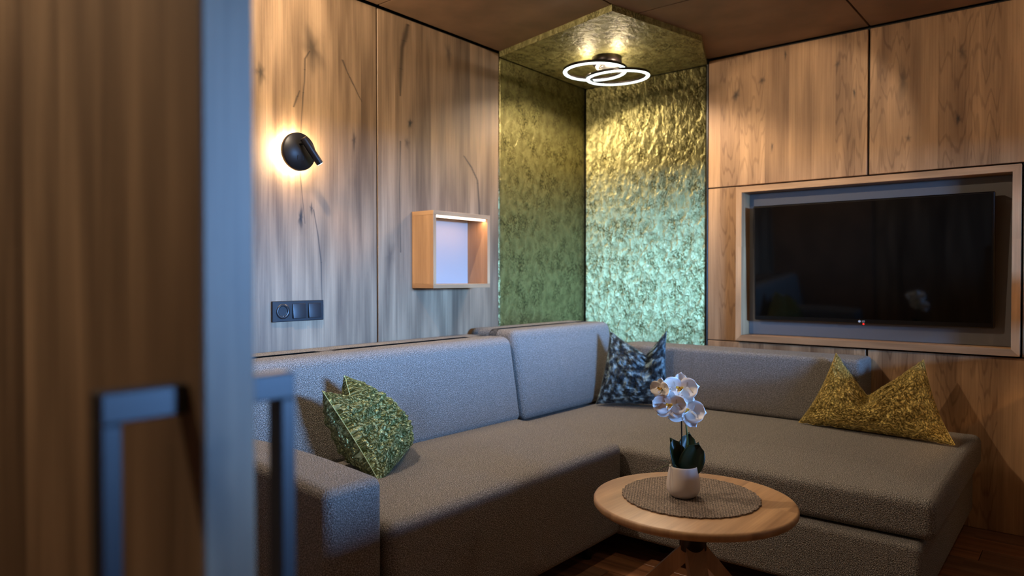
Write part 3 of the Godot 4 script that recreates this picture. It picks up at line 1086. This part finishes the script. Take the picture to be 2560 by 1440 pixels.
# ------------------------------------------------------------------ cushions
# corners: bottom left, bottom right, top right, top left as seen from the front; chop = depth of the dent in the upper edge
func cushion(called: String, label: String, mat: Material, c: Array, thick: float, chop: float, chop_at: float, pinch: float, seed_: int, wrinkle: float) -> void:
	var base: Vector3 = (c[0] + c[1]) / 2.0
	var t := thing(called, label, "cushion", base, "velvet cushions on the sofa")
	var n: Vector3 = ((c[1] - c[0]) + (c[2] - c[3])).cross((c[3] - c[0]) + (c[2] - c[1])).normalized()
	# crests of crushed cloth: ridges between the cells of a warped cell pattern
	var nz := noise(seed_, 8.0, FastNoiseLite.TYPE_CELLULAR, 1)
	nz.cellular_return_type = FastNoiseLite.RETURN_DISTANCE
	nz.cellular_jitter = 1.0
	nz.domain_warp_enabled = true
	nz.domain_warp_amplitude = 0.10
	nz.domain_warp_frequency = 5.0
	var soft := noise(seed_ + 1, 3.0)
	var up: Vector3 = ((c[3] - c[0]) + (c[2] - c[1])).normalized()
	var right: Vector3 = (c[1] - c[0]).normalized()
	var g := 150
	var faces := []
	for side in [1.0, -1.0]:
		var grid := []
		for i in g + 1:
			var row := PackedVector3Array()
			var u := -cos(PI * i / g) * 0.35 + (2.0 * i / g - 1.0) * 0.65
			for j in g + 1:
				var v := -cos(PI * j / g) * 0.35 + (2.0 * j / g - 1.0) * 0.65
				var e := (1.0 - u * u) * (1.0 - v * v)
				var uu := u * (1.0 - pinch * (1.0 - v * v) * u * u)
				var vv := v * (1.0 - pinch * 0.7 * (1.0 - u * u) * v * v)
				var s := (uu + 1.0) / 2.0
				var q := (vv + 1.0) / 2.0
				var p: Vector3 = c[0].lerp(c[1], s).lerp(c[3].lerp(c[2], s), q)
				# dent from the hand: upper edge pressed down, crease running into the face
				var w := 1.0 + (chop_at if u < chop_at else -chop_at)
				var du := (u - chop_at) / w
				var dent := maxf(0.0, 1.0 - absf(du)) * q
				p -= up * chop * dent
				var th := thick * pow(maxf(e, 0.0), 0.46)
				th *= 1.0 - 0.85 * exp(-pow((u - chop_at) / 0.2, 2.0)) * smoothstep(-0.3, 0.8, v)
				th *= 0.9 + 0.22 * soft.get_noise_2d(u + 5.0 * side, v)
				var rim := smoothstep(0.0, 0.12, e)
				var k1 := nz.get_noise_3d(u * 1.0 + v * 0.25, v * 0.62, side * 3.0)
				var k2 := nz.get_noise_3d(u * 1.3 - v * 0.5 + 7.0, v * 1.5 + u * 0.4, side * 5.0)
				th += wrinkle * (k1 * 0.65 + k2 * 0.4 + 0.55) * rim
				var o: Vector3 = p + n * th * side + up * wrinkle * 0.5 * soft.get_noise_2d(u * 4.0, side * 9.0) * (1.0 - rim)
				row.append(o - base)
			grid.append(row)
		faces.append(grid)
	for f in 2:
		var st := new_st()
		st.set_smooth_group(0)
		var out := n * (1.0 if f == 0 else -1.0)
		for i in g:
			for j in g:
				var a: Vector2 = Vector2(i, j)
				var ks := [[0, 0], [1, 0], [1, 1], [0, 1]]
				var order := [0, 2, 1, 0, 3, 2] if f == 0 else [0, 1, 2, 0, 2, 3]
				for k in order:
					var ii: int = i + ks[k][0]
					var jj: int = j + ks[k][1]
					st.set_uv(Vector2(float(ii) / g, float(jj) / g + 0.43 * f))
					st.add_vertex(faces[f][ii][jj])
		put(st, "front_cover" if f == 0 else "back_cover", mat, t)
	# piped seam round the edge
	var pts := []
	for k in range(0, g, 2):
		pts.append(faces[0][k][0])
	for k in range(0, g, 2):
		pts.append(faces[0][g][k])
	for k in range(0, g, 2):
		pts.append(faces[0][g - k][g])
	for k in range(0, g + 1, 2):
		pts.append(faces[0][0][g - k])
	var rad := []
	for k in pts:
		rad.append(0.0016)
	var ss := new_st()
	tube(ss, pts, rad, 6, false)
	put(ss, "seam", mat, t)


func build_cushions() -> void:
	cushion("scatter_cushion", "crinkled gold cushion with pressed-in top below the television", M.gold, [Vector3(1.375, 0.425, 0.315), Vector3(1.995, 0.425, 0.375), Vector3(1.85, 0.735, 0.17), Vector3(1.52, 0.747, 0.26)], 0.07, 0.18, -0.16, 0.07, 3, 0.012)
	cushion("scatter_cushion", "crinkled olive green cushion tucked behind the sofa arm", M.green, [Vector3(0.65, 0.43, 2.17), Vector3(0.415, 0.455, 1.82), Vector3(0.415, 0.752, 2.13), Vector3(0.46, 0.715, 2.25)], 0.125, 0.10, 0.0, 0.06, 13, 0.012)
	cushion("scatter_cushion", "shiny petrol and silver cushion in the sofa corner", M.blue, [Vector3(0.40, 0.425, 0.50), Vector3(0.715, 0.425, 0.30), Vector3(0.71, 0.81, 0.315), Vector3(0.41, 0.80, 0.375)], 0.065, 0.12, 0.35, 0.07, 23, 0.006)


# ------------------------------------------------------------------ half-open door in the foreground
func build_door() -> void:
	var t := structure("door_1", "tall oak sliding door leaf with grey bar handles", "door")
	var x1 := 1.864
	var z1 := 3.373
	var z0 := 3.328
	add_box(Vector3(0.9, 0.004, z0), Vector3(x1, CEIL - 0.006, z1), "leaf", M.door_wood, t, 0.002)
	for f in [[z1, 1.0, 0.066], [z0, -1.0, 0.054]]:
		var h := Node3D.new()
		place(h, "bar_handle", t)
		h.position = Vector3(1.83, 0, f[0])
		var s: float = f[1]
		var w := 0.011
		var outz: float = f[2]
		var inz := outz - 0.015
		add_box(Vector3(-w, 0.574, minf(s * inz, s * outz)), Vector3(w, 0.980, maxf(s * inz, s * outz)), "grip", M.graphite, h, 0.0015)
		for y in [0.980, 0.55]:
			add_box(Vector3(-w, y, minf(0.0, s * outz)), Vector3(w, y + 0.024, maxf(0.0, s * outz)), "arm", M.graphite, h, 0.0015)
	var p := structure("wall_partition", "short partition the sliding door closes against", "wall")
	add_box(Vector3(0.0, 0, 3.30), Vector3(0.89, CEIL, 3.40), "masonry", M.ceiling, p, 0.0)


# ------------------------------------------------------------------ out of frame: what shades and lights the right side
func build_offstage() -> void:
	var t := thing("added_sideboard", "unseen low oak block added to shade the sofa end", "added_sideboard", Vector3(2.5, 0, 0.01))  # unseen box added to keep daylight off backrest and gold cushion
	add_box(Vector3(0, 0, 0), Vector3(1.2, 0.80, 0.72), "carcass", M.oak, t, 0.003)
	add_box(Vector3(-0.01, 0.80, 0), Vector3(1.21, 0.82, 0.75), "top_board", M.oak_across, t, 0.002)
	for k in 3:
		var d := add_box(Vector3(0.003 + 0.4 * k, 0.06, 0.72), Vector3(0.397 + 0.4 * k, 0.795, 0.74), "door", M.oak, t, 0.002)
		add_box(Vector3(0.36 + 0.4 * k, 0.5, 0.74), Vector3(0.37 + 0.4 * k, 0.66, 0.752), "handle", M.graphite, d, 0.002)
	t = thing("table_lamp", "small shaded lamp standing on the sideboard", "lamp", Vector3(2.78, 0.82, 0.36))
	var st := new_st()
	lathe(st, Vector3.ZERO, [Vector2(0, 0), Vector2(0.06, 0), Vector2(0.06, 0.012), Vector2(0.012, 0.02), Vector2(0.01, 0.2), Vector2(0, 0.2)], 32)
	put(st, "foot", M.bronze, t)
	st = new_st()
	lathe(st, Vector3.ZERO, [Vector2(0.10, 0.16), Vector2(0.075, 0.33), Vector2(0.0, 0.33), Vector2(0.0, 0.327), Vector2(0.073, 0.327), Vector2(0.098, 0.16)], 40, true)
	put(st, "lamp_shade", M.shade, t)
	st = new_st()
	lathe(st, Vector3.ZERO, [Vector2(0, 0.2), Vector2(0.02, 0.205), Vector2(0.03, 0.235), Vector2(0.02, 0.265), Vector2(0, 0.27)], 24)
	put(st, "bulb", M.glow_warm, t)
	omni(t, Vector3(0, 0.235, 0), Color(1.0, 0.76, 0.48), 0.8 * E_ROOM, 0.02, "bulb_light")
	added_downlight("unseen ceiling spot added to brighten table and seats", Vector3(1.5, CEIL, 1.72), 0.55 * E_ROOM, 27.0)
	added_downlight("unseen ceiling spot added to brighten the panels above the television", Vector3(1.55, CEIL, 1.2), 0.55 * E_ROOM, 25.0, Vector3(1.25, 1.72, 0))
	added_dome_lamp("unseen dome lamp added to brighten the left wall top", Vector3(0.48, CEIL, 2.40), 1.6 * E_ROOM)
	added_dome_lamp("unseen dome lamp added to brighten the right of the back wall", Vector3(2.75, CEIL, 0.95), 0.2 * E_ROOM)
	added_dome_lamp("unseen dome lamp added to brighten the door face", Vector3(1.3, CEIL, 3.78), 1.15 * E_ROOM)


# ------------------------------------------------------------------ orchid
# petal: base point, direction it grows in, face normal, length, width, how far it cups forward
func petal(parent: Node, called: String, mat: Material, b: Vector3, d: Vector3, n: Vector3, len: float, wid: float, cup: float, curl: float) -> void:
	d = d.normalized()
	n = (n - d * n.dot(d)).normalized()
	var s := d.cross(n).normalized()
	var st := new_st()
	st.set_smooth_group(0)
	var nu := 9
	var nv := 7
	var top := []
	for i in nu + 1:
		var u := float(i) / nu
		var row := []
		var half := wid / 2.0 * sqrt(maxf(0.0, 1.0 - pow(absf(2.0 * pow(u * 0.985 + 0.015, 0.82) - 1.0), 2.3)))
		if i == nu:
			half = 0.0006
		for j in nv + 1:
			var v := 2.0 * j / nv - 1.0
			var z := cup * v * v * sin(PI * u * 0.8) + curl * u * u - 0.06 * wid * cos(v * 4.0) * u
			row.append(b + d * len * u * (1.0 - 0.06 * v * v) + s * half * v + n * z)
		top.append(row)
	var th := n * 0.0007
	for i in nu:
		for j in nv:
			quad_out(st, top[i][j] + th, top[i + 1][j] + th, top[i + 1][j + 1] + th, top[i][j + 1] + th, n)
			quad_out(st, top[i][j] - th, top[i + 1][j] - th, top[i + 1][j + 1] - th, top[i][j + 1] - th, -n)
	for i in nu:
		for e in [0, nv]:
			quad_out(st, top[i][e] + th, top[i + 1][e] + th, top[i + 1][e] - th, top[i][e] - th, top[i][e] - top[i][nv - e])
	put(st, called, mat, parent)


func flower(t: Node, at: Vector3, face: Vector3, up: Vector3, size: float) -> void:
	var f := Node3D.new()
	place(f, "flower", t)
	f.position = at
	face = face.normalized()
	up = (up - face * up.dot(face)).normalized()
	var r := up.cross(face)
	for s in [-1.0, 1.0]:
		petal(f, "petal", M.petal, Vector3.ZERO, r * s + up * 0.22, face, size * 0.56, size * 0.60, size * 0.10, size * 0.05)
	for a in [0.0, 2.25, -2.25]:
		petal(f, "sepal", M.petal, face * -0.002, up * cos(a) + r * sin(a), face, size * 0.50, size * 0.40, size * 0.06, size * 0.04)
	petal(f, "lip", M.petal, face * 0.002, face * 0.8 - up * 0.5, face * 0.5 + up, size * 0.26, size * 0.18, size * 0.08, 0.0)
	for s in [-1.0, 1.0]:
		petal(f, "lip_lobe", M.lip, face * 0.003, face * 0.75 + r * s * 0.6 + up * 0.1, up, size * 0.17, size * 0.10, size * 0.05, 0.003)
	var st := new_st()
	tube(st, [face * 0.0, face * size * 0.06, face * size * 0.13], [size * 0.035, size * 0.05, size * 0.02], 10)
	put(st, "column", M.lip, f)


func build_orchid() -> void:
	var t := thing("potted_orchid", "white orchid in a small white ceramic pot on the table", "plant", Vector3(1.495, 0.4548, 1.752))
	var st := new_st()
	lathe(st, Vector3.ZERO, [Vector2(0, 0), Vector2(0.026, 0), Vector2(0.033, 0.002), Vector2(0.043, 0.012), Vector2(0.0475, 0.024), Vector2(0.048, 0.038), Vector2(0.045, 0.06), Vector2(0.0405, 0.084), Vector2(0.0395, 0.0885), Vector2(0.038, 0.0895), Vector2(0.0365, 0.0885), Vector2(0.0365, 0.078), Vector2(0.036, 0.074)], 56)
	var pot := put(st, "pot", M.ceramic, t)
	st = new_st()
	lathe(st, Vector3.ZERO, [Vector2(0.0365, 0.074), Vector2(0.02, 0.078), Vector2(0, 0.08)], 32)
	put(st, "soil", M.soil, t)
	var cr := Vector3(cos(deg_to_rad(39.25)), 0, -sin(deg_to_rad(39.25)))   # image right
	var cf := Vector3(sin(deg_to_rad(39.25)), 0, cos(deg_to_rad(39.25)))    # towards the room
	# leaves
	for l in [[cr * 0.6 + Vector3.UP * 1.6 + cf * 0.15, cf + cr * -0.2, 0.098, 0.07, 0.010, -0.012, cr * 0.006 + cf * 0.01], [cr * -0.5 + Vector3.UP * 1.7 - cf * 0.2, cf + cr * 0.5, 0.105, 0.056, 0.012, 0.0, cr * -0.006], [cr * 0.42 + Vector3.UP * 1.7 - cf * 0.5, cf + cr * -0.1, 0.118, 0.06, 0.008, 0.0, cf * -0.012]]:
		petal(t, "leaf", M.leaf, Vector3(0, 0.068, 0) + l[6], l[0], l[1], l[2], l[3], l[4], l[5])
	# flower stem with its support
	st = new_st()
	var pts := []
	var rad := []
	for k in 15:
		var u := k / 14.0
		var p := Vector3(0, 0.075 + 0.225 * u, 0) + cr * (0.004 + 0.006 * sin(u * 5.0) - 0.075 * pow(maxf(0.0, u - 0.6) / 0.4, 2.0)) + cf * (0.004 + 0.01 * u)
		p.y += 0.02 * sin(maxf(0.0, u - 0.6) / 0.4 * PI * 0.6)
		pts.append(p)
		rad.append(0.0032 - 0.0018 * u)
	tube(st, pts, rad, 10)
	put(st, "flower_stem", M.stem, t)
	st = new_st()
	tube(st, [Vector3(0, 0.07, 0) + cr * -0.004, Vector3(0, 0.235, 0) + cr * -0.006], [0.0022, 0.0022], 8)
	put(st, "support_stick", M.stick, t)
	for r in [[-0.05, 0.093, -0.09, 0.07], [-0.035, 0.098, -0.075, 0.103], [0.03, 0.095, 0.045, 0.1]]:
		st = new_st()
		tube(st, [Vector3(0, 0.078, 0) + cr * r[0] * 0.2, Vector3(0, r[1], 0) + cr * r[0] + cf * 0.01, Vector3(0, r[3] + 0.01, 0) + cr * r[2] + cf * 0.02], [0.0016, 0.0014, 0.0008], 6)
		put(st, "aerial_root", M.root, t)
	# four blossoms
	var o := Vector3.ZERO
	flower(t, cr * -0.010 + Vector3(0, 0.312, 0) + cf * 0.008, cf * 0.85 - cr * 0.45 + Vector3.UP * 0.10, Vector3.UP, 0.100)
	flower(t, cr * 0.000 + Vector3(0, 0.250, 0) + cf * 0.022, cf * 0.85 - cr * 0.35 + Vector3.UP * 0.30, Vector3.UP + cr * 0.25, 0.108)
	flower(t, cr * -0.044 + Vector3(0, 0.268, 0) + cf * 0.026, cf * 0.85 - cr * 0.42 + Vector3.UP * 0.02, Vector3.UP, 0.094)
	flower(t, cr * -0.066 + Vector3(0, 0.312, 0) + cf * 0.010, cf * 0.6 - cr * 0.75, Vector3.UP, 0.068)
	for k in 4:
		var ends := [cr * -0.010 + Vector3(0, 0.312, 0), cr * 0.008 + Vector3(0, 0.252, 0) + cf * 0.016, cr * -0.044 + Vector3(0, 0.268, 0) + cf * 0.02, cr * -0.066 + Vector3(0, 0.312, 0) + cf * 0.008]
		st = new_st()
		tube(st, [pts[9 + k], ends[k]], [0.0014, 0.0012], 6)
		put(st, "flower_stalk", M.stem, t)
